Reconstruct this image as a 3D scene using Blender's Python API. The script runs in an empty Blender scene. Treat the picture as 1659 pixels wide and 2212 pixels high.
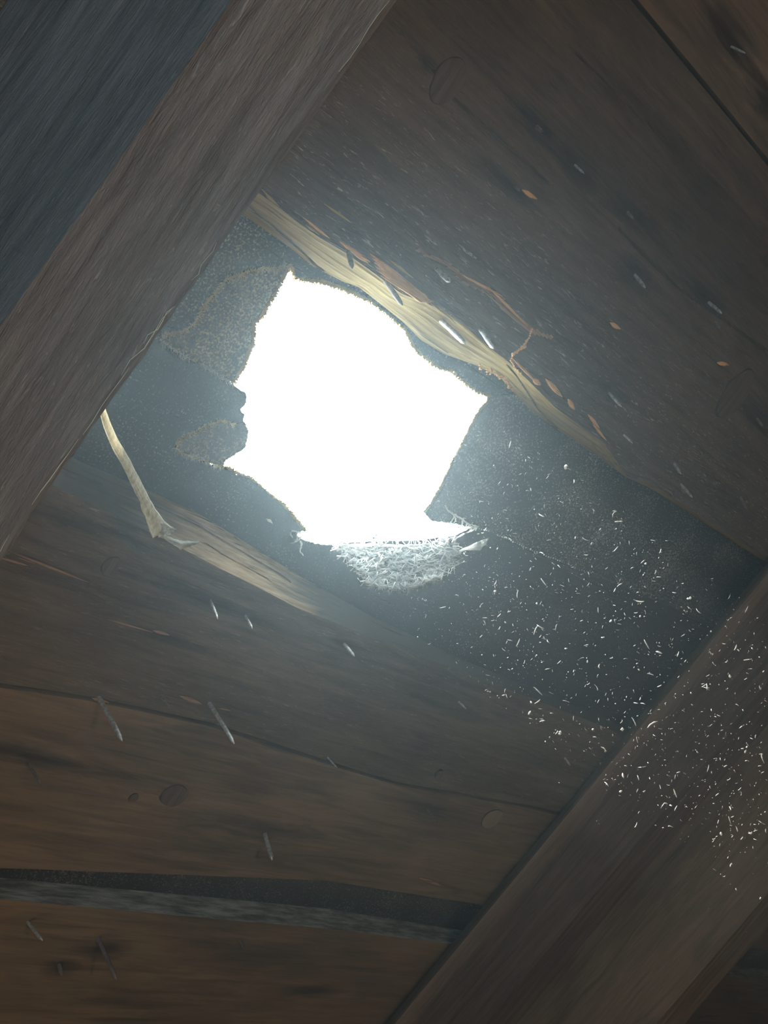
import bpy, bmesh, math, random
from mathutils import Vector, Matrix, noise
from mathutils.geometry import tessellate_polygon
import numpy as np
random.seed(7); rng = np.random.default_rng(11)
SC = bpy.context.scene; COL = SC.collection

# ------------------------------------------------------------------ camera, sky, sun, exposure
FPX, CX, CY = 2750.0, 829.5, 1106.0            # focal length and principal point of the photograph
Pv = np.array([2405.0, 1194.0]); Rv = np.array([-.58, .8146]); Rv = Rv * (-FPX * FPX / (Pv @ Rv))
Uc = np.append(Pv, FPX); Uc /= np.linalg.norm(Uc)          # board direction, in camera axes (x right, y down, z ahead)
Vc = np.append(Rv, FPX); Vc /= np.linalg.norm(Vc)          # rafter direction, down the slope
Nc = np.cross(Uc, Vc)                                      # out through the roof
PITCH = math.radians(35); CP, SP = math.cos(PITCH), math.sin(PITCH)
Uw, Vw, Nw = np.array([1., 0, 0]), np.array([0., CP, -SP]), np.array([0., SP, CP])
C2W = np.outer(Uw, Uc) + np.outer(Vw, Vc) + np.outer(Nw, Nc)
CAMPOS = np.array([0, 0, 1.2]); DIST = 0.48                # the phone is held 48 cm under the boards
cam = bpy.data.cameras.new('camera'); cam.sensor_fit = 'HORIZONTAL'; cam.sensor_width = 36
cam.lens = FPX / 1659 * 36; cam.clip_start = .01
camo = bpy.data.objects.new('camera', cam); COL.objects.link(camo)
X, Y, Z = C2W @ [1, 0, 0], C2W @ [0, -1, 0], C2W @ [0, 0, -1]
camo.matrix_world = Matrix(((X[0], Y[0], Z[0], CAMPOS[0]), (X[1], Y[1], Z[1], CAMPOS[1]), (X[2], Y[2], Z[2], CAMPOS[2]), (0, 0, 0, 1)))
SC.camera = camo
ROOF = Matrix(((1, 0, 0, 0), (0, CP, SP, CAMPOS[1] + DIST * SP), (0, -SP, CP, CAMPOS[2] + DIST * CP), (0, 0, 0, 1)))
RINV = ROOF.inverted()

def px(x, y, h=0.0):
    """roof coordinates (along boards, down slope, outward) of the photo point, on the plane h metres inside the boards"""
    d = np.append(np.array([x - CX, y - CY]), FPX)
    t = (DIST - h) / (d @ Nc)
    return Vector((d @ Uc * t, d @ Vc * t, -h))

def topx(p):
    q = np.array([p[0], p[1], p[2] + DIST]); c = q[0] * Uc + q[1] * Vc + q[2] * Nc
    return c[0] / c[2] * FPX + CX, c[1] / c[2] * FPX + CY

w = bpy.data.worlds.new('sky'); SC.world = w; w.use_nodes = True
bg = w.node_tree.nodes['Background']; bg.inputs[0].default_value = (.80, .95, 1.0, 1); bg.inputs[1].default_value = 16.0
SUN_LOCAL = Vector((.12, .03, -1)).normalized()            # travel of the sunlight, roof axes
sun = bpy.data.lights.new('sun', 'SUN'); sun.energy = 14.0; sun.angle = .012; sun.color = (1, .97, .9)
suno = bpy.data.objects.new('sun', sun); COL.objects.link(suno)
suno.matrix_world = (ROOF.to_3x3() @ SUN_LOCAL).to_track_quat('-Z', 'Y').to_matrix().to_4x4() @ Matrix.Translation((0, 0, 6))
por = bpy.data.lights.new('hole_portal', 'AREA'); por.shape = 'RECTANGLE'; por.size = .26; por.size_y = .17; por.cycles.is_portal = True
poro = bpy.data.objects.new('hole_portal', por); COL.objects.link(poro)
poro.matrix_world = ROOF @ Matrix.Translation((.46, .085, .035))
def lamp(name, loc, energy, size, color):
    l = bpy.data.lights.new(name, 'POINT'); l.energy = energy; l.shadow_soft_size = size; l.color = color
    o = bpy.data.objects.new(name, l); COL.objects.link(o); o.location = ROOF @ Vector(loc)
lamp('attic_bulb', (.08, -.42, -.95), 11.5, .022, (1, .77, .50))
lamp('warm_fill_light', (.15, .80, -.75), 7.5, .2, (1, .76, .48))  # added warm fill for the lower boards, no such opening is modelled
lamp('cool_fill_light', (-.28, -.22, -.46), 8.5, .10, (.36, .70, 1))  # added cool fill beside the camera, brightens the near rafter
SC.view_settings.view_transform = 'Standard'; SC.view_settings.look = 'None'
SC.view_settings.exposure = 0.0; SC.view_settings.gamma = 1.0; SC.view_settings.use_curve_mapping = False
SC.cycles.max_bounces = 5; SC.cycles.diffuse_bounces = 3; SC.cycles.volume_bounces = 0; SC.cycles.transparent_max_bounces = 6
SC.cycles.sample_clamp_indirect = 6.0

# ------------------------------------------------------------------ materials
def lin(c): return tuple((v / 12.92 if v <= .04045 else ((v + .055) / 1.055) ** 2.4) for v in (c[0] / 255, c[1] / 255, c[2] / 255)) + (1,)
class NT:
    def __init__(s, name):
        s.m = bpy.data.materials.new(name); s.m.use_nodes = True; s.t = s.m.node_tree; s.t.nodes.clear()
        s.out = s.n('ShaderNodeOutputMaterial')
    def n(s, kind, **kw):
        nd = s.t.nodes.new(kind)
        for k, v in kw.items():
            if isinstance(k, str) and hasattr(nd, k): setattr(nd, k, v)
        return nd
    def l(s, a, b): s.t.links.new(a, b)
    def math(s, op, a, b=None, clamp=False):
        m = s.n('ShaderNodeMath', operation=op); m.use_clamp = clamp
        for i, v in enumerate((a, b)):
            if v is None: continue
            if isinstance(v, (int, float)): m.inputs[i].default_value = v
            else: s.l(v, m.inputs[i])
        return m.outputs[0]
    def mix(s, fac, a, b, blend='MIX'):
        m = s.n('ShaderNodeMix', data_type='RGBA', blend_type=blend)
        if isinstance(fac, (int, float)): m.inputs[0].default_value = fac
        else: s.l(fac, m.inputs[0])
        for i, v in ((6, a), (7, b)):
            if isinstance(v, tuple): m.inputs[i].default_value = v
            else: s.l(v, m.inputs[i])
        return m.outputs[2]
    def ramp(s, fac, *stops):
        r = s.n('ShaderNodeValToRGB'); e = r.color_ramp.elements
        while len(e) < len(stops): e.new(.5)
        for el, (p, c) in zip(e, stops): el.position = p; el.color = c if isinstance(c, tuple) else (c, c, c, 1)
        s.l(fac, r.inputs[0]); return r.outputs[0]
    def coords(s, scale, offset=(0, 0, 0)):
        tc = s.n('ShaderNodeTexCoord'); mp = s.n('ShaderNodeMapping')
        mp.inputs['Scale'].default_value = scale; mp.inputs['Location'].default_value = offset
        s.l(tc.outputs['Object'], mp.inputs['Vector']); return mp.outputs[0]
    def noise(s, vec, scale, detail=4, rough=.6, dist=0):
        n = s.n('ShaderNodeTexNoise'); n.inputs['Scale'].default_value = scale; n.inputs['Detail'].default_value = detail
        n.inputs['Roughness'].default_value = rough; n.inputs['Distortion'].default_value = dist; s.l(vec, n.inputs['Vector']); return n.outputs[0]
    def bsdf(s, col, rough=.85, spec=.2, bump=None, bstr=.5, bdist=.001):
        b = s.n('ShaderNodeBsdfPrincipled')
        if isinstance(col, tuple): b.inputs['Base Color'].default_value = col
        else: s.l(col, b.inputs['Base Color'])
        b.inputs['Roughness'].default_value = rough; b.inputs['Specular IOR Level'].default_value = spec
        if bump is not None:
            bp = s.n('ShaderNodeBump'); bp.inputs['Strength'].default_value = bstr; bp.inputs['Distance'].default_value = bdist
            s.l(bump, bp.inputs['Height']); s.l(bp.outputs[0], b.inputs['Normal'])
        s.l(b.outputs[0], s.out.inputs[0]); return b

def wood(name, dark, light, along='X', knots=(), weather=0.0, seed=0.0, bstr=.6, fine=1.0, wmask=None, stains_shade=(), pale_band=None):
    """old sawn wood; grain along X (boards) or Y (rafters); knots are (x, y, rx, ry, depth) in the object's own metres"""
    s = NT(name); ax = (1, 9, 9) if along == 'X' else (9, 1, 9)
    o = (seed * 3.7, seed * 1.9, seed)
    v = s.coords(ax, o); vf = s.coords((4, 110, 110) if along == 'X' else (110, 4, 110), o)
    plain = s.coords((1, 1, 1), (0, 0, 0)); blob = s.noise(s.coords((2.2, 5, 5) if along == 'X' else (5, 2.2, 5), o), 3.0, 3, .55)
    sep = s.n('ShaderNodeSeparateXYZ'); s.l(plain, sep.inputs[0])
    kn = None
    for (kx, ky, rx, ry, dp) in knots:
        a = s.math('DIVIDE', s.math('SUBTRACT', sep.outputs[0], kx), rx); b = s.math('DIVIDE', s.math('SUBTRACT', sep.outputs[1], ky), ry)
        d = s.math('SQRT', s.math('ADD', s.math('MULTIPLY', a, a), s.math('MULTIPLY', b, b)))
        d = s.math('ADD', d, s.math('MULTIPLY', s.math('SUBTRACT', s.noise(plain, 90, 3), .5), .45))
        ring = s.ramp(d, (.0, .45), (.55, .38), (.86, .30), (1.0, 1.0)) if False else s.ramp(s.math('MULTIPLY', d, .5), (.0, dp), (.40, .1 + dp * .9), (.47, dp * .35), (.53, 1.0), (.9, 1.0))
        kn = ring if kn is None else s.mix(1.0, kn, ring, 'MULTIPLY')
    g = s.noise(v, 16, 6, .65, 1.2); gf = s.noise(vf, 2.2 * fine, 5, .7)
    f = s.math('ADD', s.math('MULTIPLY', g, .55), s.math('MULTIPLY', gf, .45))
    f = s.math('ADD', s.math('MULTIPLY', f, .75), s.math('MULTIPLY', blob, .35))
    col = s.ramp(f, (.38, dark), (.66, light))
    hgt = s.math('ADD', s.math('MULTIPLY', gf, .8), s.math('MULTIPLY', g, .6))
    if weather > 0:
        wv = s.noise(s.coords((36, 300, 300) if along == 'X' else (300, 36, 300), o), 3.1, 3, .6, 1.2)
        wr = s.ramp(wv, (.60, 0.0), (.70, 1.0)); wr = s.math('MULTIPLY', wr, weather)
        if wmask: wr = s.math('MULTIPLY', wr, s.ramp(s.math('MULTIPLY_ADD', sep.outputs[1], 1.0) if False else s.math('ADD', s.math('MULTIPLY', s.math('SUBTRACT', sep.outputs[1], wmask[0]), 1 / (wmask[1] - wmask[0])), s.math('MULTIPLY', s.math('SUBTRACT', blob, .5), 1.2)), (0.0, 0.05), (1.0, 1.0)))
        col = s.mix(wr, col, (.42, .38, .33, 1)); hgt = s.math('ADD', hgt, s.math('MULTIPLY', wv, 1.2))
    if pale_band: col = s.mix(s.ramp(s.math('ADD', s.math('MULTIPLY', s.math('SUBTRACT', sep.outputs[2], pale_band[0]), 1 / pale_band[1]), s.math('MULTIPLY', s.math('SUBTRACT', g, .5), .5)), (0.0, 0.0), (1.0, 1.0)), col, pale_band[2])  # paler band towards the boards
    for (kx, ky, rx, ry, dp) in stains_shade:
        a = s.math('DIVIDE', s.math('SUBTRACT', sep.outputs[0], kx), rx); b = s.math('DIVIDE', s.math('SUBTRACT', sep.outputs[1], ky), ry)
        d = s.math('SQRT', s.math('ADD', s.math('MULTIPLY', a, a), s.math('MULTIPLY', b, b)))
        d = s.math('ADD', d, s.math('MULTIPLY', s.math('SUBTRACT', g, .5), 1.2))
        col = s.mix(1.0, col, s.ramp(d, (.15, dp), (1.0, 1.0)), 'MULTIPLY')
    if kn is not None: col = s.mix(1.0, col, kn, 'MULTIPLY')
    s.bsdf(col, .88, .12, hgt, bstr, .0012); return s.m

def fresh(name, a, b, seed=0., lines=.25, lit_patch=None, fq=1.0):
    s = NT(name); o = (seed, seed * 2, 0)
    g = s.noise(s.coords((5 * fq, 300 * fq, 300 * fq), o), 2.4, 5, .7); g2 = s.noise(s.coords((1.5, 26, 26), o), 7, 3, .6, .6)
    col = s.ramp(s.math('ADD', s.math('MULTIPLY', g, .75), s.math('MULTIPLY', g2, .25)), (.36, a), (.62, b))
    ln = s.ramp(s.noise(s.coords((2.6 * fq, 230 * fq, 230 * fq), o), 3.0, 1, .4), (.27, lines), (.33, 1.0))
    if lit_patch:
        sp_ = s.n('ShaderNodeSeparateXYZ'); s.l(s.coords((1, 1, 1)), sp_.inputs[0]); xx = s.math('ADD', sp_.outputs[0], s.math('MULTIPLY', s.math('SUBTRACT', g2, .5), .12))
        mk = s.math('MULTIPLY', s.ramp(s.math('MULTIPLY', s.math('SUBTRACT', xx, lit_patch[0] - .03), 16), (0, 0.0), (1, 1.0)), s.ramp(s.math('MULTIPLY', s.math('SUBTRACT', xx, lit_patch[1] - .02), 25), (0, 1.0), (1, 0.0)))
        col = s.mix(mk, lit_patch[2], col)
    s.bsdf(s.mix(1.0, col, ln, 'MULTIPLY'), .8, .2, g, .7, .0008); return s.m

def felt(name, base, speck, amount, seed=0., spec_scale=1500, transl=0.0):
    s = NT(name); v = s.coords((1, 1, 1), (seed, seed, 0))
    sp = s.noise(v, spec_scale * .55, 2, .7); big = s.noise(v, 22, 4, .6)
    f = s.ramp(s.math('ADD', sp, s.math('MULTIPLY', s.math('SUBTRACT', big, .5), .35)), (.62 - amount * .16, 0.0), (.80 - amount * .1, 1.0))
    col = s.mix(f, s.mix(big, tuple(c * .7 for c in base[:3]) + (1,), base), speck)
    b = s.bsdf(col, .9, .2, sp, .45, .0005)
    return s.m

def papery(name, col, transl=.6, seed=0., dark=None, scale=60, aniso=(1, 1, 1)):
    s = NT(name); v = s.coords(aniso, (seed, 0, seed)); n = s.noise(v, scale, 4, .7)
    c = s.ramp(n, (.35, dark if dark else tuple(x * .6 for x in col[:3]) + (1,)), (.6, col))
    d = s.n('ShaderNodeBsdfDiffuse'); t = s.n('ShaderNodeBsdfTranslucent'); s.l(c, d.inputs[0]); s.l(c, t.inputs[0])
    bp = s.n('ShaderNodeBump'); bp.inputs['Strength'].default_value = .6; bp.inputs['Distance'].default_value = .001
    s.l(n, bp.inputs['Height']); s.l(bp.outputs[0], d.inputs['Normal'])
    mx = s.n('ShaderNodeMixShader'); mx.inputs[0].default_value = transl
    s.l(d.outputs[0], mx.inputs[1]); s.l(t.outputs[0], mx.inputs[2]); s.l(mx.outputs[0], s.out.inputs[0]); return s.m

def metal(name, col, rough=.5, m=.6):
    s = NT(name); v = s.coords((1, 1, 1)); n = s.noise(v, 500, 3, .7)
    c = s.ramp(n, (.35, tuple(x * .45 for x in col[:3]) + (1,)), (.6, col)); b = s.bsdf(c, rough, .5, n, .3, .0004); b.inputs['Metallic'].default_value = m; return s.m

WD, WL = (.036, .025, .017, 1), (.160, .112, .075, 1)      # dark, weathered softwood
M = dict(
    fresh=fresh('pale_broken_wood', (.165, .102, .024, 1), (.37, .262, .078, 1), 1),
    fresh_lit=fresh('part_lit_broken_wood', (.17, .11, .055, 1), (.40, .29, .17, 1), 6, .3, (px(395, 1150)[0] - .75, px(650, 1280)[0] - .75, (.060, .052, .042, 1))),  # grey old wood; the pale stretch paints in light from the hole
    orange=fresh('orange_splinter_wood', (.46, .23, .085, 1), (.95, .58, .28, 1), 3, .05, None, 3.0),
    tan=fresh('tan_splinter_wood', (.16, .09, .05, 1), (.40, .25, .15, 1), 8, .3),
    nail=metal('galvanised_nail', (.62, .62, .58, 1)), rust=metal('rusty_nail', (.20, .16, .14, 1), .7, .3),
    felt_grain=felt('granular_felt', (.020, .026, .028, 1), (.50, .46, .30, 1), .75, 1),
    felt_dark=felt('dark_felt', (.020, .024, .026, 1), (.20, .21, .19, 1), .1, 2),
    felt_mid=felt('dusty_felt', (.024, .029, .030, 1), (.36, .36, .30, 1), .48, 3),
    felt_flap=felt('scuffed_felt', (.050, .052, .046, 1), (.45, .42, .30, 1), .6, 4),
    shingle=felt('asphalt_shingle', (.05, .05, .05, 1), (.3, .3, .3, 1), .5, 5),
    fringe=papery('yellow_fibre', (.70, .56, .20, 1), .6),
    outline=papery('pale_yellow_fibre', (.95, .88, .58, 1), .5),
    strand=papery('white_fibre', (.92, .91, .87, 1), .68),
    mat=papery('fibre_mat', (.60, .61, .60, 1), .45, 2, (.02, .024, .024, 1), 26, (9, 24, 24)),
    straw=papery('pale_strip', (.80, .76, .62, 1), .5, 3, (.50, .46, .34, 1), 5, (120, 10, 120)),
    husk=papery('husk', (.74, .74, .68, 1), .55, 4, (.42, .42, .38, 1), 120),
    dust=papery('dust', (.95, .93, .88, 1), .2),
    plaster=felt('grey_board', (.10, .09, .08, 1), (.2, .19, .17, 1), .2, 7),
)

# ------------------------------------------------------------------ building helpers
def tag(o, label, cat=None, group=None, kind=None):
    if label: o['label'] = label
    if cat: o['category'] = cat
    if group: o['group'] = group
    if kind: o['kind'] = kind
    return o
def link(name, verts, faces, mats, parent=None, fmat=None, smooth=False, frame=ROOF, origin=None):
    """one mesh; vertices in roof coordinates (or frame's), origin moved to the middle of the piece"""
    vs = [Vector(v) for v in verts]
    if origin is None:
        origin = Vector([(min(v[i] for v in vs) + max(v[i] for v in vs)) / 2 for i in range(3)])
    me = bpy.data.meshes.new(name); me.from_pydata([v - origin for v in vs], [], faces)
    for m in (mats if isinstance(mats, (list, tuple)) else [mats]): me.materials.append(m)
    if fmat is not None: me.polygons.foreach_set('material_index', fmat)
    if smooth: me.polygons.foreach_set('use_smooth', [True] * len(me.polygons))
    bm = bmesh.new(); bm.from_mesh(me); bmesh.ops.recalc_face_normals(bm, faces=bm.faces); bm.to_mesh(me); bm.free()
    o = bpy.data.objects.new(name, me); COL.objects.link(o)
    mw = frame @ Matrix.Translation(origin)
    if parent is not None:
        o.parent = parent; o.matrix_parent_inverse = Matrix.Identity(4); o.matrix_basis = WORLD[parent.name].inverted() @ mw
    else: o.matrix_world = mw
    WORLD[o.name] = mw; return o
WORLD = {}
def box(name, lo, hi, mat, parent=None, frame=ROOF):
    v = [(x, y, z) for z in (lo[2], hi[2]) for y in (lo[1], hi[1]) for x in (lo[0], hi[0])]
    return link(name, v, [(0, 2, 3, 1), (4, 5, 7, 6), (0, 1, 5, 4), (2, 6, 7, 3), (0, 4, 6, 2), (1, 3, 7, 5)], mat, parent, frame=frame)
def empty(name, loc, frame=ROOF):
    o = bpy.data.objects.new(name, None); COL.objects.link(o); o.empty_display_size = .02
    mw = frame @ Matrix.Translation(loc); o.matrix_world = mw; WORLD[o.name] = mw; return o
def curve_v(pts):
    """pts: roof points -> function v(u)"""
    p = sorted((q[0], q[1]) for q in pts); us = [a for a, _ in p]; vs = [b for _, b in p]
    return lambda u: float(np.interp(u, us, vs))
class TB:
    """collects tubes and slivers of one mesh"""
    def __init__(s): s.v, s.f = [], []
    def tube(s, pts, rad, n=5):
        pts = [Vector(p) for p in pts]; b = len(s.v); k = len(pts)
        for i, p in enumerate(pts):
            d = (pts[min(i + 1, k - 1)] - pts[max(i - 1, 0)]).normalized(); a = d.orthogonal().normalized(); c = d.cross(a)
            r = rad(i / max(1, k - 1)) if callable(rad) else rad
            for j in range(n):
                t = 2 * math.pi * j / n; s.v.append(p + (a * math.cos(t) + c * math.sin(t)) * r)
        for i in range(k - 1):
            for j in range(n): s.f.append((b + i * n + j, b + i * n + (j + 1) % n, b + (i + 1) * n + (j + 1) % n, b + (i + 1) * n + j))
        s.f.append(tuple(b + j for j in range(n))[::-1]); s.f.append(tuple(b + (k - 1) * n + j for j in range(n)))
    def build(s, name, mat, parent=None, smooth=True): return link(name, s.v, s.f, mat, parent, smooth=smooth)

def densify(pts, step, jag, closed=True, torn=None):
    """photo outline -> finer outline with torn irregularity (pixels)"""
    out = []; n = len(pts)
    for i in range(n if closed else n - 1):
        a = np.array(pts[i], float); b = np.array(pts[(i + 1) % n], float); L = np.linalg.norm(b - a); k = max(1, int(L / step))
        nr = np.array([-(b - a)[1], (b - a)[0]]) / max(L, 1e-6)
        for j in range(k):
            p = a + (b - a) * j / k
            q = noise.noise(Vector((p[0] * .05, p[1] * .05, 3.3))) + .7 * noise.noise(Vector((p[0] * .16, p[1] * .16, 7.1))) + .5 * noise.noise(Vector((p[0] * .4, p[1] * .4, 1.7)))
            out.append(p + nr * q * jag)
    if not closed: out.append(np.array(pts[-1], float))
    return out
def sheet(name, outline, h, mat, jag=3.0, step=5, thick=.0006, wav=.0006, label=None, cat='felt'):
    o2 = densify(outline, step, jag); ps = []
    for p in o2:
        q = px(p[0], p[1], h); q.z += wav * noise.noise(Vector((q.x * 30, q.y * 30, h * 900))); ps.append(q)
    k = len(ps); tri = tessellate_polygon([[Vector((p.x, p.y, 0)) for p in ps]])
    v = ps + [p + Vector((0, 0, thick)) for p in ps]
    f = [tuple(t) for t in tri] + [tuple(i + k for i in t)[::-1] for t in tri] + [(i, (i + 1) % k, (i + 1) % k + k, i + k) for i in range(k)]
    o = link(name, v, f, mat); tag(o, label, cat); return o
def fringe(parent, line, h, mat, n, ln, rad=.00018, side=None, name='frayed_edge', spread=1.0, out=.0, both=False):
    """short torn fibres along a photo polyline; ln in metres, side = photo direction they point to"""
    t = TB(); d = densify(line, 2, 1.2, False)
    for _ in range(n):
        i = random.randrange(len(d) - 1); p = d[i]; tg = d[i + 1] - d[i]; tg = tg / (np.linalg.norm(tg) + 1e-9); nr = np.array([-tg[1], tg[0]])
        if side is not None and nr @ np.array(side) < 0: nr = -nr
        if both and random.random() < .5: nr = -nr
        a = px(p[0], p[1], h); dirn = px(*(p + nr * 10 + tg * random.uniform(-14, 14) * spread), h) - a; dirn.normalize()
        L = ln * random.uniform(.3, 1.3); inn = Vector((0, 0, -random.uniform(0, out)))
        bend = Vector((random.uniform(-1, 1), random.uniform(-1, 1), random.uniform(-1, .2))) * L * .35
        t.tube([a - dirn * L * .3, a + dirn * L * .45 + inn * .5, a + dirn * L + inn + bend], lambda s: rad * (1.15 - s), 3)
    return t.build(name, mat, parent)

# ------------------------------------------------------------------ attic shell (the setting)
T = .017
room = wood('attic_board_wood', (.05, .036, .027, 1), (.17, .12, .09, 1), seed=9)
W4 = Matrix.Identity(4)
def struct(o, kind='structure'): o['kind'] = kind; return o
struct(box('floor', (-1.2, -2.51, -.05), (2.7, 1.58, 0), room, frame=W4))
struct(box('wall_left', (-1.26, -2.55, -.05), (-1.2, 1.62, 2.3), room, frame=W4))
struct(box('wall_right', (2.7, -2.55, -.05), (2.76, 1.62, 2.3), room, frame=W4))
struct(box('wall_back', (-1.26, -2.57, -.05), (2.76, -2.51, .75), room, frame=W4))
struct(box('wall_front', (-1.26, 1.575, -.05), (2.76, 1.62, .72), room, frame=W4))
RID = -.9
RIDGE = ROOF @ Vector((0, RID, 0))
R2 = Matrix(((1, 0, 0, 0), (0, -CP, SP * -1, RIDGE.y), (0, -SP, CP, RIDGE.z), (0, 0, 0, 1)))
v2 = [(x, y, z) for z in (0, .04) for y in (-.02, 2.56) for x in (-1.26, 2.76)]
struct(link('ceiling', v2, [(0, 2, 3, 1), (4, 5, 7, 6), (0, 1, 5, 4), (2, 6, 7, 3), (0, 4, 6, 2), (1, 3, 7, 5)], room, frame=R2))

# outer covering of the slope with its opening (four strips round the slot where boards have rotted away)
def base_strip(lo, hi): return [(x, y, z) for z in (.0235, .034) for y in (lo[1], hi[1]) for x in (lo[0], hi[0])]
bv, bf = [], []
for lo, hi in (((-1.26, RID - .03), (2.76, .0)), ((-1.26, .185), (2.76, 1.66)), ((-1.26, .0), (.30, .185)), ((.86, .0), (2.76, .185))):
    b = len(bv); bv += base_strip(lo, hi)
    bf += [tuple(b + i for i in q) for q in ((0, 2, 3, 1), (4, 5, 7, 6), (0, 1, 5, 4), (2, 6, 7, 3), (0, 4, 6, 2), (1, 3, 7, 5))]
struct(link('ceiling_shingles', bv, bf, M['shingle']))

# ------------------------------------------------------------------ roof boards
def board(name, e0, e1, e0b=None, e1b=None, u0=-1.19, u1=2.69, hfun=None, mats=None, label=None, fine=(.2, 1.35), nv=40, nb=10, step=.004, thick=T, mfun=None, bfun=None, b0fun=None):
    """a roof board: lower face between e0(u) and e1(u), back face between e0b and e1b; hfun(u, v, s) lifts the lower face, s across 0..1"""
    e0b = e0b or e0; e1b = e1b or e1
    us = list(np.arange(u0, fine[0], .12)) + list(np.arange(fine[0], fine[1], step)) + list(np.arange(fine[1], u1, .12)) + [u1]
    V, F, FM = [], [], []; rows = None
    for u in us:
        ring = []; a0, a1, b0, b1 = e0(u), e1(u), e0b(u), e1b(u)
        for j in range(nv + 1):
            s = j / nv; v = a0 + (a1 - a0) * s; ring.append((u, v, hfun(u, v, s) if hfun else 0.0))
        zl = ring[-1][2]; z0 = ring[0][2]
        for j in range(1, nb + 1):
            s = j / nb; g = .0006 * noise.noise(Vector((u * 14, s * 9, 2))) if 0 < s < 1 else 0
            if bfun: g += bfun(u, s)
            ring.append((u, a1 + (b1 - a1) * s, zl + (thick - zl) * s + g))
        for j in range(0, nb + 1):
            s = j / nb; g = .0006 * noise.noise(Vector((u * 14, s * 9, 5))) if 0 < s < 1 else 0
            if b0fun: g += b0fun(u, s)
            ring.append((u, b0 + (a0 - b0) * s, thick + (z0 - thick) * s + g))
        ring.pop(); rows = len(ring); V += ring
    k = len(us)
    for i in range(k - 1):
        for j in range(rows):
            j2 = (j + 1) % rows
            F.append((i * rows + j, i * rows + j2, (i + 1) * rows + j2, (i + 1) * rows + j))
            FM.append(1 if (nv <= j < nv + nb or j > nv + nb) and len(mats) > 1 else (mfun(V[i * rows + j]) if mfun and j < nv else 0))
    F.append(tuple(range(rows))); F.append(tuple((k - 1) * rows + j for j in range(rows))); FM += [0, 0]
    o = link(name, V, F, mats, fmat=FM, origin=org(e0)); tag(o, label, 'board' if label else None, None, None if label else 'structure'); return o
def org(e): return Vector((.75, e(.6), 0))
def st(e, *items):
    """iron staining round the nails, and shade painted in by one seam: (photo x, y, half length, half width, darkness) in the board's own metres"""
    o = org(e); return [(px(x, y)[0] - o[0], px(x, y)[1] - o[1], a, b, d) for x, y, a, b, d in items]
def line(*p): return curve_v([px(*q) for q in p])
def const(v): return lambda u: v
GAP = .0012
S3 = line((1370, 0), (1500, 157), (1659, 350))
L1 = curve_v([px(*p) for p in ((480, 352), (556, 415), (602, 447), (640, 478), (700, 520), (755, 552), (815, 595), (870, 637), (930, 660), (965, 676), (1005, 705), (1040, 735), (1070, 760), (1100, 783), (1150, 830), (1200, 880), (1260, 925), (1310, 960), (1335, 1000), (1350, 1026), (1400, 1040), (1500, 1105), (1659, 1210))])
L1b = curve_v([px(p[0], p[1], -T) for p in ((440, 400), (527, 465), (560, 488), (620, 530), (680, 578), (740, 608), (775, 620), (820, 655), (870, 695), (910, 735), (960, 765), (1030, 790), (1080, 815), (1108, 847), (1150, 890), (1200, 925), (1250, 957), (1290, 985), (1330, 1015), (1352, 1031), (1400, 1052), (1500, 1115), (1659, 1218))])
STEP = curve_v([px(*p) for p in ((600, 400), (640, 432), (680, 455), (760, 480), (863, 520), (953, 560), (1016, 600), (1075, 634), (1110, 672), (1152, 708), (1193, 726))])
us_, ue_, uo_ = px(640, 432)[0], px(1196, 727)[0], px(905, 535)[0]
def crack(pts, w=.0008, d=.0022):
    c = curve_v([px(*p) for p in pts]); a, b = px(*pts[0])[0], px(*pts[-1])[0]
    def f(u, v):
        if u < a or u > b: return 0
        x = abs(v - c(u) - .0006 * noise.noise(Vector((u * 60, 3, 1)))); return d * max(0, 1 - x / w) if x < w else 0
    return f
crA = [crack(((860, 60), (925, 145), (945, 160))), crack(((975, 208), (1050, 270), (1120, 335), (1185, 400))), crack(((1335, 495), (1400, 560), (1480, 635), (1560, 690), (1630, 742), (1720, 800)), .001, .003),
       crack(((1225, 95), (1285, 160), (1380, 250), (1480, 345)), .0012, .0018), crack(((1150, 330), (1250, 400), (1330, 470)), .0006, .0006)]
def hA(u, v, s):
    z = .0008 * noise.noise(Vector((u * 6, v * 60, 1))) + .0005 * noise.noise(Vector((u * 25, v * 220, 4)))
    for c in crA: z += c(u, v)
    if us_ < u < ue_:
        st = STEP(u) + .0015 * noise.noise(Vector((u * 45, 1, 2))); x = (v - st) / .0038
        k = min(1, (ue_ - u) / .06, (u - us_) / .02)
        z += .0042 * k * min(1, max(0, x)) * (1 - .55 * min(1, max(0, (v - st) / max(.004, L1(u) - st))))
    e = L1(u) - v
    if .32 < u < .72 and e < .012:                       # splintery bottom edge
        z += max(0, (1 - e / .012)) * .0022 * (noise.noise(Vector((u * 20, e * 900, 8))) + .3)
    return z
def groove(p0, p1, s0, s1, w=.045, d=.0035):
    a, b = px(*p0)[0], px(*p1)[0]
    def f(u, s):
        if not a < u < b: return 0
        c = s0 + (s1 - s0) * (u - a) / (b - a) + .03 * noise.noise(Vector((u * 50, 2, 9))); x = abs(s - c)
        return d * (1 - x / w) if x < w else 0
    return f
GR = [groove((520, 440), (742, 600), .52, .93), groove((1105, 800), (1250, 940), .10, .95, .06), groove((530, 425), (640, 500), .22, .30, .03, .0012)]
def bA(u, s): return sum(g(u, s) for g in GR)
def mA(p):
    u, v = p[0], p[1]
    if not (us_ + .05 < u < ue_): return 0
    d = v - STEP(u) - .0015 * noise.noise(Vector((u * 45, 1, 2))); k = min(1, max(0, (u - uo_) / .05)) * min(1, (ue_ - u) / .02)
    return 2 if k > 0 and -.0004 < d < .0008 + .0022 * k and noise.noise(Vector((u * 60, v * 300, 3))) > -.2 - k else 0
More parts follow.
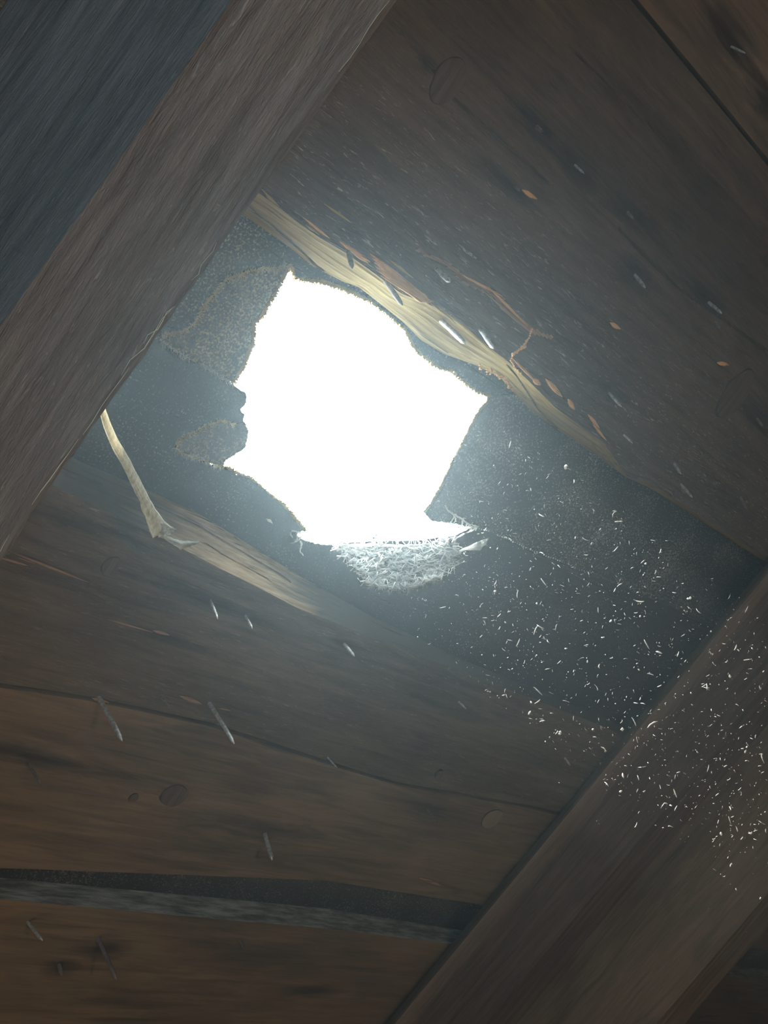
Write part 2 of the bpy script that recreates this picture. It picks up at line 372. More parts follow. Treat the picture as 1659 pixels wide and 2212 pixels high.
kA = px(967, 175); kA2 = px(1590, 830)
cA = Vector(((-1.19 + 2.69) / 2, 0, 0))
def kloc(o_u, v_lo, v_hi, k, rx, ry, d): return (k[0] - o_u, k[1] - (v_lo + v_hi) / 2, rx, ry, d)
def ctr(fs): # middle of the board's v extent, as link() places it
    v = [f(u) for f in fs for u in (-1.19, .2, .3, .4, .5, .6, .8, 1.0, 1.3, 2.69)]; return min(v), max(v)
# board with the broken edge, above the hole
lo, hi = ctr((S3, L1, L1b)); 
A_m = wood('weathered_board_wood', WD, (.135, .097, .070, 1), knots=(), weather=.75, seed=1, bstr=.9, wmask=(.085, .155), stains_shade=st(S3, (1160, 268, .03, .008, .35), (1240, 345, .03, .009, .3), (1355, 455, .03, .008, .35), (1375, 590, .03, .009, .35), (1100, 395, .03, .005, .5), (1530, 645, .04, .006, .4), (1640, 895, .04, .012, .4), (925, 135, .012, .005, .3), (1560, 560, .3, .03, .8), (1470, 330, .15, .012, .55), (1320, 840, .03, .006, .5)))
plankA = board('roof_board', lambda u: S3(u) + GAP, L1, None, L1b, hfun=hA, mats=[A_m, M['fresh'], M['tan']], mfun=mA, bfun=bA, nv=170, nb=26, step=.003, label='wide dark roof board with pale splintered broken edge along the top of the hole')
# knots are shallow dark plugs whose rim shows
def knot(parent, x, y, rx, ry, h=0.0006, mat=None, seed=0):
    c = px(x, y); V, F = [], []; n = 28; rings = 6
    for r in range(rings + 1):
        for j in range(n):
            t = 2 * math.pi * j / n; q = r / rings * (1 + .12 * noise.noise(Vector((math.cos(t), math.sin(t), seed))))
            z = -.0011 + .0005 * (r / rings) ** 2 + (.0030 if r == rings else 0)
            V.append((c[0] + rx * q * math.cos(t), c[1] + ry * q * math.sin(t), z))
    for r in range(rings):
        for j in range(n): F.append((r * n + j, r * n + (j + 1) % n, (r + 1) * n + (j + 1) % n, (r + 1) * n + j))
    return link('knot', V, F, [mat or KN, RIM], parent, fmat=[1 if r >= rings - 1 else 0 for r in range(rings) for j in range(n)])
RIM = wood('knot_rim', (.012, .009, .008, 1), (.035, .025, .020, 1), seed=3)
KN = wood('knot_wood', (.030, .021, .016, 1), (.125, .086, .064, 1), along='Y', seed=4, bstr=.8)
KNP = wood('pale_knot_wood', (.13, .10, .06, 1), (.26, .21, .13, 1), along='Y', seed=5)
knot(plankA, 967, 175, .0105, .0135, seed=1); knot(plankA, 1588, 850, .015, .021, seed=2)
# boards further up the slope
prevlo = S3; vS3 = S3(.6)
def wobble(v, sd): return lambda u: v + .0012 * noise.noise(Vector((u * 3, sd, 0)))
def hplain(sd, cr=()):
    def f(u, v, s):
        z = .0009 * noise.noise(Vector((u * 5, v * 50, sd))) + .0005 * noise.noise(Vector((u * 22, v * 180, sd + 2)))
        for c in cr: z += c(u, v)
        return z
    return f
upper = ['dark brown roof board next above the splintered one, in the top right corner', None, None]
vt = vS3
for k, wd in enumerate((.135, .135, .135)):
    a_ = S3 if k == 0 else const(vt); b_ = const(vt - wd)
    board('roof_board' if k == 0 else 'ceiling_board', (lambda f: (lambda u: f(u) + GAP))(b_), (lambda f: (lambda u: f(u) - GAP))(a_), hfun=hplain(20 + k, (crack(((1500, 20), (1560, 90), (1620, 150), (1700, 240)), .001, .002),) if k == 0 else ()),
          mats=[wood('brown_board_wood', WD, WL, seed=12 + k, stains_shade=st(lambda u: b_(u) + GAP, (1575, 95, .04, .012, .35), (1650, 215, .03, .012, .3)) if k == 0 else ())], label=upper[k], nv=50, fine=(.3, 1.3), step=.006)
    vt -= wd
box('ceiling_board', (-1.19, RID + .05, .0), (2.69, vt - GAP, T), room)['kind'] = 'structure'
# boards below the hole
L2 = curve_v([px(*p) for p in ((60, 1020), (140, 1062), (240, 1108), (380, 1178), (470, 1225), (560, 1270), (640, 1312), (800, 1376), (1000, 1450), (1300, 1568), (1500, 1650))])
L2b = curve_v([px(p[0], p[1], -T) for p in ((100, 960), (180, 1000), (300, 1050), (430, 1110), (520, 1165), (640, 1240), (800, 1330), (1000, 1425), (1300, 1550), (1500, 1640))])
S4 = line((0, 1478), (200, 1508), (450, 1562), (850, 1690), (1150, 1742))
S5a = line((-100, 1868), (0, 1876), (700, 1901), (1060, 1958)); S5b = curve_v([px(x, y, -T) for x, y in ((-100, 1888), (0, 1896), (450, 1938), (700, 1962), (1000, 2010))])
S5c = line((-100, 1932), (0, 1942), (450, 1984), (700, 2006), (960, 2038))
crD = [crack(((0, 1415), (180, 1450), (300, 1500), (420, 1515)), .0007, .001), crack(((20, 1200), (90, 1225), (160, 1255), (190, 1262)), .003, .002), crack(((1010, 1440), (1100, 1480), (1210, 1500)), .0006, .001)]
GD = [groove((395, 1126), (665, 1256), .30, .34, .04, .003), groove((460, 1185), (600, 1258), .62, .66, .025, .0015), groove((60, 1000), (250, 1060), .5, .4, .04, .002)]
boardD = board('roof_board', L2, lambda u: S4(u) - GAP * .5, L2b, None, hfun=hplain(31, crD), mats=[wood('grey_brown_board_wood', WD, (.145, .112, .078, 1), seed=21, weather=.25, stains_shade=st(L2, (440, 1290, .05, .006, .4), (520, 1325, .04, .005, .4), (360, 1375, .03, .006, .45), (170, 1130, .04, .007, .5), (740, 1385, .02, .005, .5))), M['fresh_lit']], nv=70, nb=26, step=.0035, b0fun=lambda u, s: sum(g(u, s) for g in GD),
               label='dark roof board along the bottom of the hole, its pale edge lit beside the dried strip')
boardE = board('roof_board', lambda u: S4(u) + GAP * 1.6, S5a, hfun=hplain(37, (crack(((0, 1640), (100, 1660), (260, 1700), (420, 1740)), .001, .0012),)), mats=[wood('warm_board_wood', (.050, .035, .021, 1), (.20, .142, .084, 1), seed=25, stains_shade=st(lambda u: S4(u) + GAP * 1.6, (90, 1640, .10, .007, .3), (570, 1790, .08, .012, .4), (330, 1500, .03, .006, .4), (700, 1632, .08, .007, .35), (930, 1745, .05, .009, .45), (540, 1700, .03, .012, .6), (620, 1850, .12, .016, .6)))], nv=70, step=.005,  # some dark spots paint in the shadow under the upper seam
               label='brown roof board with two long bent nails and a dark round knot')
s_dust = NT('dusty_board_edge'); vv = s_dust.coords((6, 40, 40)); nn = s_dust.noise(vv, 6, 5, .7); s_dust.bsdf(s_dust.ramp(nn, (.40, (.10, .095, .08, 1)), (.70, (.40, .40, .36, 1))), .95, .05, nn, .8, .002)
S6 = lambda u: S5c(u) + .125
boardF = board('roof_board', S5c, S6, S5b, S6, hfun=hplain(41), mats=[wood('bottom_board_wood', (.042, .030, .018, 1), (.175, .122, .068, 1), seed=29, stains_shade=st(S5c, (225, 2050, .025, .012, .35), (130, 2090, .018, .008, .35), (540, 2060, .08, .02, .6), (680, 2140, .04, .008, .3))), s_dust.m], nv=60, step=.006,
               label='lowest visible roof board with a dusty grey upper edge over an open gap')
vt = S6(.6)
board('ceiling_board', lambda u: S6(u) + .003, lambda u: S6(u) + .15, hfun=hplain(45), mats=[wood('eave_board_wood', WD, WL, seed=33)], nv=30, step=.01)
box('ceiling_board', (-1.19, vt + .16, 0), (2.69, 1.62, T), room)['kind'] = 'structure'
knot(boardD, 238, 1222, .0055, .0065, seed=3); knot(boardE, 376, 1718, .011, .009, seed=4); knot(boardE, 1062, 1768, .012, .010, mat=KNP, seed=5); knot(boardD, 948, 1672, .004, .004, seed=6); knot(boardE, 288, 1722, .0035, .0035, seed=7)

# ------------------------------------------------------------------ rafters
def rafter(name, uL, uR, depth, label, mats, v0=RID + .02, v1=1.6, chip=0.0, sd=0, slot=0.0):
    """uL(v), uR(v): the two sides; the lower face is 'depth' under the boards; chip: waney lower right corner"""
    vs = list(np.arange(v0, -.6, .1)) + list(np.arange(-.6, .9, .004)) + list(np.arange(.9, v1, .1)) + [v1]
    V, F = [], []; rows = 0
    for v in vs:
        L, R = uL(v), uR(v); ring = []
        def nz(a, b, amp): return amp * noise.noise(Vector((a * 40, v * 9, b + sd)))
        for s in np.linspace(0, 1, 25): ring.append((L + nz(s, 1, .0008) + max(0, slot - s * depth) * 1.2, v, -.0005 - s * depth))
        wv = chip * (.55 + .9 * noise.noise(Vector((v * 9, 3, sd))) + .25 * noise.noise(Vector((v * 37, 5, sd)))); wv = max(.0006, wv)
        for s in np.linspace(.06, 1, 14): ring.append((L + (R - wv - L) * s, v, -depth - nz(s * 3, 4, .0012) * (1 if s < 1 else .3)))
        e = .0009 * noise.noise(Vector((v * 30, 9, sd))) + .0006 * noise.noise(Vector((v * 95, 2, sd)))
        ring.append((R + e, v, -depth + wv * .55)); 
        for s in np.linspace(.1, 1, 7): ring.append((R + nz(s, 7, .0008), v, (-depth + wv * .55) * (1 - s) - .0005 * s))
        rows = len(ring); V += ring
    for i in range(len(vs) - 1):
        for j in range(rows): F.append((i * rows + j, i * rows + (j + 1) % rows, (i + 1) * rows + (j + 1) % rows, (i + 1) * rows + j))
    F += [tuple(range(rows)), tuple((len(vs) - 1) * rows + j for j in range(rows))]
    o = link(name, V, F, mats); tag(o, label, 'rafter'); return o
hL = .133
cl = [px(x, y, hL) for x, y in ((500, 0), (250, 352), (0, 702))]; cr = [px(x, y, hL) for x, y in ((880, 0), (770, 130), (640, 305), (560, 420), (455, 565), (350, 735), (240, 890), (120, 1060), (0, 1212))]
def uof(pts):
    vs = [p[1] for p in pts]; us = [p[0] for p in pts]; k = np.polyfit(vs, us, 1); return lambda v: float(np.polyval(k, v))
fL, fR = uof(cl), uof(cr)
RWL = wood('rafter_wood', (.060, .048, .042, 1), (.21, .17, .148, 1), along='Y', seed=41, weather=.3, bstr=.9)
rafter('rafter', fL, fR, hL, 'near rafter crossing the upper left corner, rough sawn underside', [RWL], chip=.0075, sd=1)
raf1 = bpy.data.objects['rafter']; tb_ = TB()
for _ in range(70):                                         # pale fibres added as the lit outline of the lower right arris
    v = random.uniform(-.12, .30); L_ = random.uniform(.006, .03); off = random.choice((0, 0, 0, -.0045)); n_ = 5
    tb_.tube([(fR(v + L_ * i / n_) + off * (.8 + .5 * noise.noise(Vector((v * 30, i, 1)))) + .0012 * noise.noise(Vector((v * 30 + i * .4, 9, 1))), v + L_ * i / n_, -hL - .0004 + (.0042 if off == 0 else 0)) for i in range(n_ + 1)], lambda s: (.00024 if off == 0 else .00015) * math.sin(math.pi * (.1 + .8 * s)), 4)
tb_.build('lit_arris', M['straw'], raf1)
h2 = .150
dl = uof([px(x, y) for x, y in ((1659, 1225), (1290, 1640), (850, 2200))]); 
RWR = wood('far_rafter_wood', (.040, .029, .020, 1), (.160, .114, .074, 1), along='Y', seed=47, bstr=.8)
dl0 = dl; dl = lambda v: dl0(v) + .0225
raf2 = rafter('rafter', dl, lambda v: dl(v) + .046, h2, 'rafter crossing the lower right corner, seen from its side', [RWR], chip=.003, sd=5, slot=.010)
bat = rafter('rafter_batten', lambda v: dl(v) - .0405, lambda v: dl(v) - .0006, .072, 'dark narrow batten fixed along the board side of the lower right rafter', [wood('batten_wood', (.030, .021, .017, 1), (.120, .080, .058, 1), along='Y', seed=53, bstr=.8, pale_band=(.006, .016, (.22, .152, .108, 1)))], chip=.001, sd=14, slot=.014)
bat['category'] = 'batten'
rafter('rafter', lambda v: dl(v) + .69, lambda v: dl(v) + .736, h2, 'third rafter, in the dark beyond the lower right one', [RWR], chip=.003, sd=8)

# ------------------------------------------------------------------ torn felt and shingle layers in the slot
TL = [(350, 722), (395, 715), (420, 700), (440, 660), (470, 625), (488, 603), (520, 592), (555, 582), (590, 578), (622, 575)]
TOPE = [(625, 572), (633, 580), (640, 600), (660, 603), (700, 608), (740, 622), (780, 640), (812, 655), (850, 685), (880, 715), (890, 740), (905, 760), (935, 785), (960, 798), (975, 800), (1000, 822), (1030, 845), (1060, 855)]
LFT = [(625, 572), (608, 605), (590, 640), (575, 665), (560, 690), (548, 692), (545, 740), (535, 765), (525, 790), (510, 815), (500, 828)]
RGT = [(1060, 855), (1055, 868), (1040, 885), (1020, 920), (1000, 960), (975, 1010), (955, 1050), (935, 1085), (917, 1108)]
SEAM = [(917, 1110), (930, 1124), (960, 1128), (1030, 1140), (1090, 1160), (1150, 1188), (1200, 1207), (1260, 1232), (1400, 1290), (1700, 1420)]
H0 = -.0215
top = sheet('felt_sheet', TOPE + [(1075, 862), (1200, 960), (1500, 1160), (1800, 1340), (1800, 1200), (1400, 880), (1000, 600), (600, 300), (480, 330), (290, 640), (290, 760), (420, 740), (600, 600)], H0, M['felt_mid'], 4.0, 3, label='dark granular felt strip under the splintered board, above the hole')
fringe(top, TOPE, H0, M['fringe'], 1500, .0030, .0003, (0, 1))
left = sheet('felt_sheet', TL + LFT + [(470, 810), (440, 790), (390, 765), (345, 735), (290, 745)], H0 - .0 + .0025, M['felt_grain'], 3.6, 3, label='grainy yellow-flecked felt scrap with a torn outline at the left of the hole')
fringe(left, TL, H0 + .003, M['outline'], 800, .0020, .00016, None, 'torn_outline', both=True, out=.002)
fringe(left, LFT, H0 + .0025, M['fringe'], 1000, .0026, .0003, (1, 0))
fringe(left, [(345, 735), (390, 765), (440, 790), (470, 810), (500, 828)], H0 + .003, M['strand'], 260, .0022, .00014, (0, 1), 'torn_outline', both=True, out=.0015)
second = sheet('felt_sheet', [(190, 900), (240, 800), (330, 690), (440, 740), (500, 828), (530, 850), (533, 870), (518, 885), (528, 895), (525, 925), (480, 990), (430, 1005), (250, 960)], H0 + .0010, M['felt_dark'], 3.0, 3, label='smooth blue-black felt piece left of the hole, below the grainy scrap')
FL = [(505, 918), (475, 908), (430, 926), (388, 948), (380, 970), (400, 982), (440, 995), (483, 1010)]
flap = sheet('felt_sheet', FL + [(485, 995), (500, 985), (528, 965), (535, 935), (528, 912)], H0 + .0035, M['felt_flap'], 2.0, label='small tongue-shaped felt scrap outlined by white fibres, left of the hole')
fringe(flap, FL, H0 + .004, M['outline'], 520, .0018, .00016, None, 'torn_outline', both=True, out=.002)
fringe(flap, [(483, 1010), (485, 995), (500, 985), (528, 965), (535, 935), (528, 912)], H0 + .0035, M['fringe'], 200, .0016, .0002, (1, 0))
LWE = [(487, 1010), (540, 1035), (575, 1065), (610, 1090), (650, 1135), (660, 1148), (640, 1155), (660, 1166), (700, 1178), (742, 1180)]
lower = sheet('felt_sheet', [(120, 960), (200, 850), (276, 853), (340, 880), (395, 906), (400, 985), (440, 999)] + LWE + [(770, 1260), (900, 1340), (640, 1340), (430, 1200), (150, 1080)], H0 + .0022, M['felt_dark'], 4.5, 3, label='dark felt sheet along the lower left edge of the hole, with ragged white threads')
fringe(lower, LWE[:6], H0 + .002, M['fringe'], 900, .0024, .0003, (1, -1))
right = sheet('felt_sheet', RGT + SEAM + [(1950, 1480), (1950, 1250), (1500, 1020), (1300, 930), (1150, 850)], H0 + .0012, M['felt_mid'], 3.4, 3, label='large granular felt sheet to the right of the hole, ending at the beaded seam')
fringe(right, RGT, H0 + .001, M['fringe'], 1500, .0028, .0003, (-1, 0))
seam2 = [(x, y + (-.4 if 1030 < x < 1260 else -6)) for x, y in SEAM[3:]]
lowr = sheet('felt_sheet', [(735, 1175), (800, 1170), (905, 1168), (985, 1158)] + seam2 + [(1950, 1520), (1950, 1750), (1500, 1720), (1000, 1500), (700, 1360), (640, 1270), (700, 1190)], H0 - .0004, M['felt_dark'], 1.6, label='smooth dark felt below the beaded seam, right of the fibre flap')
t = TB()                                                     # white beads standing in for light leaking through the seam
bd = densify([(1030, 1141), (1060, 1149), (1090, 1161), (1150, 1189), (1200, 1208), (1262, 1233)], 5, 1.5, False)
for i, p in enumerate(bd):
    k = 1 - i / len(bd); c = px(p[0], p[1], H0 + .003); r = .0011 * (.35 + .8 * random.random()) * (.35 + .65 * k)
    dv = Vector((random.uniform(-1, 1), random.uniform(-.4, .4), random.uniform(-.3, .3))) * r
    t.tube([c - dv * 1.2, c - dv * .5, c + dv * .5, c + dv * 1.2], lambda s, r=r: r * math.sin(math.pi * (.08 + .84 * s)) * .8, 6)
t.build('seam_light_beads', M['strand'], right)

# ------------------------------------------------------------------ hanging fibre flap and threads
def grid_sheet(name, rows, mat, parent=None, amp=.001, sd=0, sub=(40, 24), thick=0.0006, edge=0.0):
    """rows: list of photo rows [(x, y, h), ...] from top to bottom, same length; a crumpled sheet with thickness"""
    A = np.array([[tuple(px(*p)) for p in r] for r in rows]); R, C = A.shape[:2]
    nu, nv = sub; V = []
    for j in range(nv + 1):
        b = j / nv * (R - 1); b0 = min(int(b), R - 2); fb = b - b0
        for i in range(nu + 1):
            a = i / nu * (C - 1); a0 = min(int(a), C - 2); fa = a - a0
            p = (A[b0, a0] * (1 - fa) + A[b0, a0 + 1] * fa) * (1 - fb) + (A[b0 + 1, a0] * (1 - fa) + A[b0 + 1, a0 + 1] * fa) * fb
            q = Vector(p); n3 = Vector((i * .31, j * .37, sd))
            q += Vector((noise.noise(n3), noise.noise(n3 + Vector((9, 0, 0))), noise.noise(n3 + Vector((0, 9, 0))))) * amp
            if edge and (i in (0, nu) or j in (nv,)): q += Vector((random.uniform(-1, 1), random.uniform(-1, 1), random.uniform(-1, 1))) * edge
            V.append(q)
    k = len(V); W_ = nu + 1
    a_ = (V[W_] - V[0]).cross(V[1] - V[0]).normalized() * thick
    V2 = V + [v + a_ for v in V]; F = []
    for j in range(nv):
        for i in range(nu):
            q = (j * W_ + i, j * W_ + i + 1, (j + 1) * W_ + i + 1, (j + 1) * W_ + i); F.append(q); F.append(tuple(x + k for x in q)[::-1])
    rim = [i for i in range(W_)] + [j * W_ + nu for j in range(1, nv + 1)] + [nv * W_ + i for i in range(nu - 1, -1, -1)] + [j * W_ for j in range(nv - 1, 0, -1)]
    for i in range(len(rim)): F.append((rim[i], rim[(i + 1) % len(rim)], rim[(i + 1) % len(rim)] + k, rim[i] + k))
    return link(name, V2, F, mat, parent, smooth=True)
FROWS = [
    [(718, 1178, -.016), (780, 1184, -.016), (850, 1182, -.016), (920, 1178, -.016), (985, 1160, -.016)],
    [(740, 1202, -.010), (795, 1208, -.009), (855, 1210, -.009), (925, 1205, -.009), (992, 1190, -.010)],
    [(764, 1228, -.004), (810, 1236, -.003), (860, 1240, -.002), (925, 1234, -.003), (984, 1216, -.004)],
    [(786, 1254, .001), (825, 1264, .002), (862, 1268, .003), (905, 1262, .002), (952, 1243, .001)],
    [(806, 1266, .003), (835, 1272, .004), (862, 1273, .005), (893, 1269, .004), (920, 1258, .003)]]
ff = grid_sheet('fibre_flap', FROWS, M['mat'], None, .0012, 3, (70, 40), .0008, .0008)
tag(ff, 'white ragged fibrous flap hanging from the bottom edge of the hole', 'flap')
t = TB()
for _ in range(620):                                         # matted fibres lying on the flap
    a, b = random.random() * 3.99, random.random() * 3.9
    r0 = FROWS[int(b)][int(a)]; r1 = FROWS[int(b)][int(a) + 1]; r2 = FROWS[int(b) + 1][int(a)]
    fa, fb = a % 1, b % 1; p = [r0[i] + (r1[i] - r0[i]) * fa + (r2[i] - r0[i]) * fb for i in range(3)]
    ang = random.gauss(0, .7); L = random.uniform(5, 15); dx, dy = math.cos(ang) * L, math.sin(ang) * L
    q0 = px(p[0] - dx, p[1] - dy, p[2] + .0012); q1 = px(p[0], p[1] + random.uniform(-3, 3), p[2] + random.uniform(.0012, .003)); q2 = px(p[0] + dx, p[1] + dy, p[2] + .0012)
    t.tube([q0, q1, q2], random.uniform(.00016, .00042), 4)
t.build('matted_fibre', M['strand'], ff)
t = TB()
def thread(pts, r=.0004, tb=None):
    q = [px(*p) for p in pts]; out = []
    for i in range(len(q) - 1):
        for k in range(6): out.append(q[i].lerp(q[i + 1], k / 6) + Vector([random.uniform(-1, 1) * .0003 for _ in range(3)]))
    out.append(q[-1]); (tb or t).tube(out, lambda s: r * (1.15 - .7 * s), 5)
for _ in range(46):                                          # strands bridging the opening above the flap
    x = random.uniform(745, 985); y0 = random.uniform(1150, 1166); x1 = x + random.gauss(0, 16); y1 = 1180 + random.uniform(-6, 6)
    thread([(x, y0, -.019), ((x + x1) / 2 + random.gauss(0, 6), (y0 + y1) / 2, -.017), (x1, y1, -.0155)], random.uniform(.0003, .0008))
thread([(735, 1180, -.016), (800, 1176, -.016), (860, 1180, -.016), (930, 1177, -.016), (985, 1163, -.016), (1035, 1138, -.017)], .0010)
thread([(725, 1176, -.016), (790, 1164, -.016), (830, 1168, -.016)], .0007)
for _ in range(18):
    x = random.uniform(770, 985); i = (x - 770) / 215; y = 1268 - 60 * abs(i - .4) * (1 if i > .4 else .5)
    thread([(x, y - 8, .002), (x + random.gauss(0, 6), y + random.uniform(2, 9), .004)], .0003)
thread([(884, 1258, .003), (882, 1272, .005), (879, 1286, .007)], .0005)
t.build('loose_strand', M['strand'], ff)
tk = TB()                                                    # tangle of threads at the right end of the opening
for pts in ([(960, 1092, -.017), (968, 1102, -.017), (980, 1112, -.017), (985, 1125, -.017), (975, 1135, -.017)], [(980, 1112, -.017), (1000, 1122, -.016), (1010, 1132, -.016), (1030, 1136, -.016)],
            [(985, 1110, -.017), (978, 1122, -.017), (965, 1140, -.017)], [(1000, 1120, -.016), (998, 1134, -.016), (985, 1142, -.016)], [(950, 1140, -.017), (985, 1140, -.016), (1035, 1136, -.016)],
            [(960, 1150, -.017), (1000, 1143, -.016), (1034, 1138, -.016)], [(1010, 1130, -.016), (1020, 1140, -.015), (1012, 1150, -.015)], [(940, 1148, -.018), (960, 1140, -.017), (990, 1132, -.016)]):
    thread(pts, .0006, tk)
tag(tk.build('thread_tangle', M['strand']), 'white tangle of threads at the right end of the hole bottom edge', 'threads')
tl = TB()
for pts in ([(660, 1160, -.019), (645, 1150, -.018), (630, 1146, -.017), (626, 1154, -.016), (632, 1162, -.016)], [(640, 1150, -.018), (642, 1164, -.017), (634, 1172, -.016)], [(665, 1165, -.018), (650, 1160, -.017), (640, 1170, -.016), (628, 1174, -.016)],
            [(650, 1168, -.018), (651, 1182, -.014), (648, 1192, -.012), (655, 1200, -.010)], [(690, 1172, -.018), (665, 1168, -.018), (640, 1158, -.017)]):
    thread(pts, .0006, tl)
tag(tl.build('thread_tangle', M['strand']), 'curled white threads at the left end of the hole bottom edge', 'threads')

# curled scraps
cs = grid_sheet('curled_scrap', [[(981, 1196, -.012), (1000, 1186, -.010), (1020, 1178, -.008), (1040, 1168, -.006), (1056, 1163, -.005)], [(984, 1197, -.010), (1003, 1189, -.006), (1023, 1184, -.003), (1042, 1180, -.002), (1052, 1170, -.003)], [(986, 1196, -.010), (1005, 1189, -.005), (1026, 1189, -.001), (1037, 1189, .0), (1050, 1176, -.002)]], M['husk'], None, .0004, 6, (20, 8), .0004)
tag(cs, 'small pale curled scrap poking out right of the fibre flap', 'scrap')
sc2 = grid_sheet('felt_chip', [[(575, 1120, -.014), (585, 1122, -.013)], [(578, 1126, -.013), (590, 1132, -.012)]], M['husk'], None, .0003, 8, (6, 4), .0004)
tag(sc2, 'tiny white chip caught on the dark felt below the hole', 'scrap')
# the dried strip hanging from behind the near rafter
root = empty('dried_strip', px(290, 1010, .02)); tag(root, 'long pale dried strip hanging from behind the near rafter', 'strip')
SPN = [(222, 885, 13), (236, 925, 15), (252, 962, 17), (272, 995, 18), (292, 1035, 19), (310, 1072, 20), (325, 1105, 25), (338, 1130, 34), (352, 1150, 46)]
rows = []
for i, (x, y, wd) in enumerate(SPN):
    dx, dy = .83, -.50; h = .012 + .004 * i * .6
    rows.append([(x - dx * wd / 2, y - dy * wd / 2, h), (x - dx * wd * .2, y - dy * wd * .2, h + .0022), (x + dx * wd * .15, y + dy * wd * .15, h + .0012), (x + dx * wd / 2, y + dy * wd / 2, h - .0005)])
grid_sheet('stalk', rows, M['straw'], root, .00035, 11, (12, 40), .0007)
grid_sheet('torn_end', [[(335, 1142, .030), (350, 1132, .030), (366, 1135, .030), (381, 1143, .029)], [(336, 1152, .031), (352, 1150, .034), (364, 1150, .032), (374, 1146, .030)], [(342, 1157, .032), (356, 1160, .034), (366, 1158, .033), (371, 1152, .031)]], M['husk'], root, .0010, 13, (16, 12), .0005, .0005)
grid_sheet('leaf_end', [[(350, 1155, .032), (368, 1162, .033), (385, 1169, .034), (405, 1170, .033), (431, 1171, .032)], [(352, 1160, .033), (370, 1170, .036), (388, 1176, .037), (408, 1175, .035), (430, 1173, .032)], [(358, 1165, .033), (375, 1178, .035), (390, 1187, .036), (408, 1180, .035), (429, 1174, .032)]], M['husk'], root, .0004, 15, (24, 10), .0004)

# ------------------------------------------------------------------ splinters on the boards
def blob_flake(parent, pts, r0, mat, name='splinter', flat=.5, sd=0, h=.002):
    """an elongated flake of wood along photo points (x, y, half width px)"""
    V, F = [], []; n = 8; k = len(pts)
    for i, (x, y, hw) in enumerate(pts):
        c = px(x, y, h); c2 = px(x, y + 10, h); s = (px(x, y, 0) - px(x - hw * .6, y + hw * .8, 0)).length
        nx = Vector((0, 1, 0))
        for j in range(n):
            t_ = 2 * math.pi * j / n; V.append(c + nx * s * math.cos(t_) * (1 + .2 * noise.noise(Vector((i, j, sd)))) + Vector((0, 0, 1)) * s * flat * math.sin(t_))
    for i in range(k - 1):
        for j in range(n): F.append((i * n + j, i * n + (j + 1) % n, (i + 1) * n + (j + 1) % n, (i + 1) * n + j))
    F += [tuple(range(n)), tuple((k - 1) * n + j for j in range(n))]
    return link(name, V, F, mat, parent, smooth=True)
for i in range(6):                                           # layered orange splinters over the broken edge
    o_ = i * 5.0
    blob_flake(plankA, [(800 + o_ * .9, 548 + o_ * 1.9, 1), (828 + o_, 570 + o_ * 1.7, 4), (860 + o_ * 1.0, 597 + o_ * 1.4, 6 - i * .3), (895 + o_ * .6, 625 + o_ * 1.0, 5), (918 + o_ * .1, 640 + o_ * .45, 3), (932 - o_ * .4, 653 + o_ * .1, 1)], 0, M['orange'], sd=i, flat=.35, h=.0015 + .0005 * i)
for (x0, y0, x1, y1, w_) in ((733, 522, 800, 566, 5), (760, 545, 795, 568, 3), (566, 410, 603, 446, 2.5), (575, 424, 600, 443, 2), (655, 470, 712, 515, 3), (660, 485, 690, 507, 2.5), (840, 560, 892, 600, 2.5), (1105, 772, 1165, 832, 3), (1150, 818, 1168, 832, 6),
        (1178, 818, 1215, 858, 6), (1226, 862, 1242, 885, 6), (1270, 895, 1295, 925, 4), (1280, 915, 1310, 952, 3), (930, 655, 975, 690, 2), (945, 660, 985, 700, 1.5), (1055, 620, 1140, 705, 3), (1040, 625, 1120, 695, 1.6), (700, 440, 760, 482, 2.5), (1000, 595, 1085, 640, 3)):
    xm, ym = (x0 + x1) / 2, (y0 + y1) / 2
    blob_flake(plankA, [(x0, y0, .6), ((x0 + xm) / 2, (y0 + ym) / 2, w_ * .8), (xm, ym, w_), ((x1 + xm) / 2, (y1 + ym) / 2, w_ * .7), (x1, y1, .6)], 0, M['orange'] if w_ > 2.6 else M['fresh'], sd=x0, flat=.45, h=.0016)
ch = TB()                                                    # crumbly string of frass
cp_ = densify([(1148, 711), (1142, 730), (1132, 748), (1118, 757), (1108, 765), (1104, 778), (1110, 790), (1125, 806)], 4, 2.5, False)
for i, p in enumerate(cp_):
    c = px(p[0], p[1], .004); r = random.uniform(.0005, .0014) if 5 < i < 18 else .0006
    dv = Vector((random.uniform(-1, 1), random.uniform(-1, 1), random.uniform(-1, 1))).normalized() * r
    ch.tube([c - dv, c - dv * .4, c + dv * .4, c + dv], lambda s, r=r: r * math.sin(math.pi * (.12 + .76 * s)), 6)
tag(ch.build('wood_crumb_string', M['orange']), 'orange string of wood crumbs hanging on the splintered board', 'crumbs')
cr2 = TB()
for p in densify([(1035, 795), (1065, 806), (1090, 818), (1105, 842)], 3, 3, False):
    for _ in range(2):
        c = px(p[0] + random.gauss(0, 2), p[1] + random.gauss(0, 3), -.013); r = random.uniform(.0003, .0009); dv = Vector((random.uniform(-1, 1), random.uniform(-1, 1), .3)) * r
        cr2.tube([c - dv, c, c + dv], lambda s, r=r: r * math.sin(math.pi * (.15 + .7 * s)), 5)
cr2.build('crumbled_edge', M['orange'], plankA)
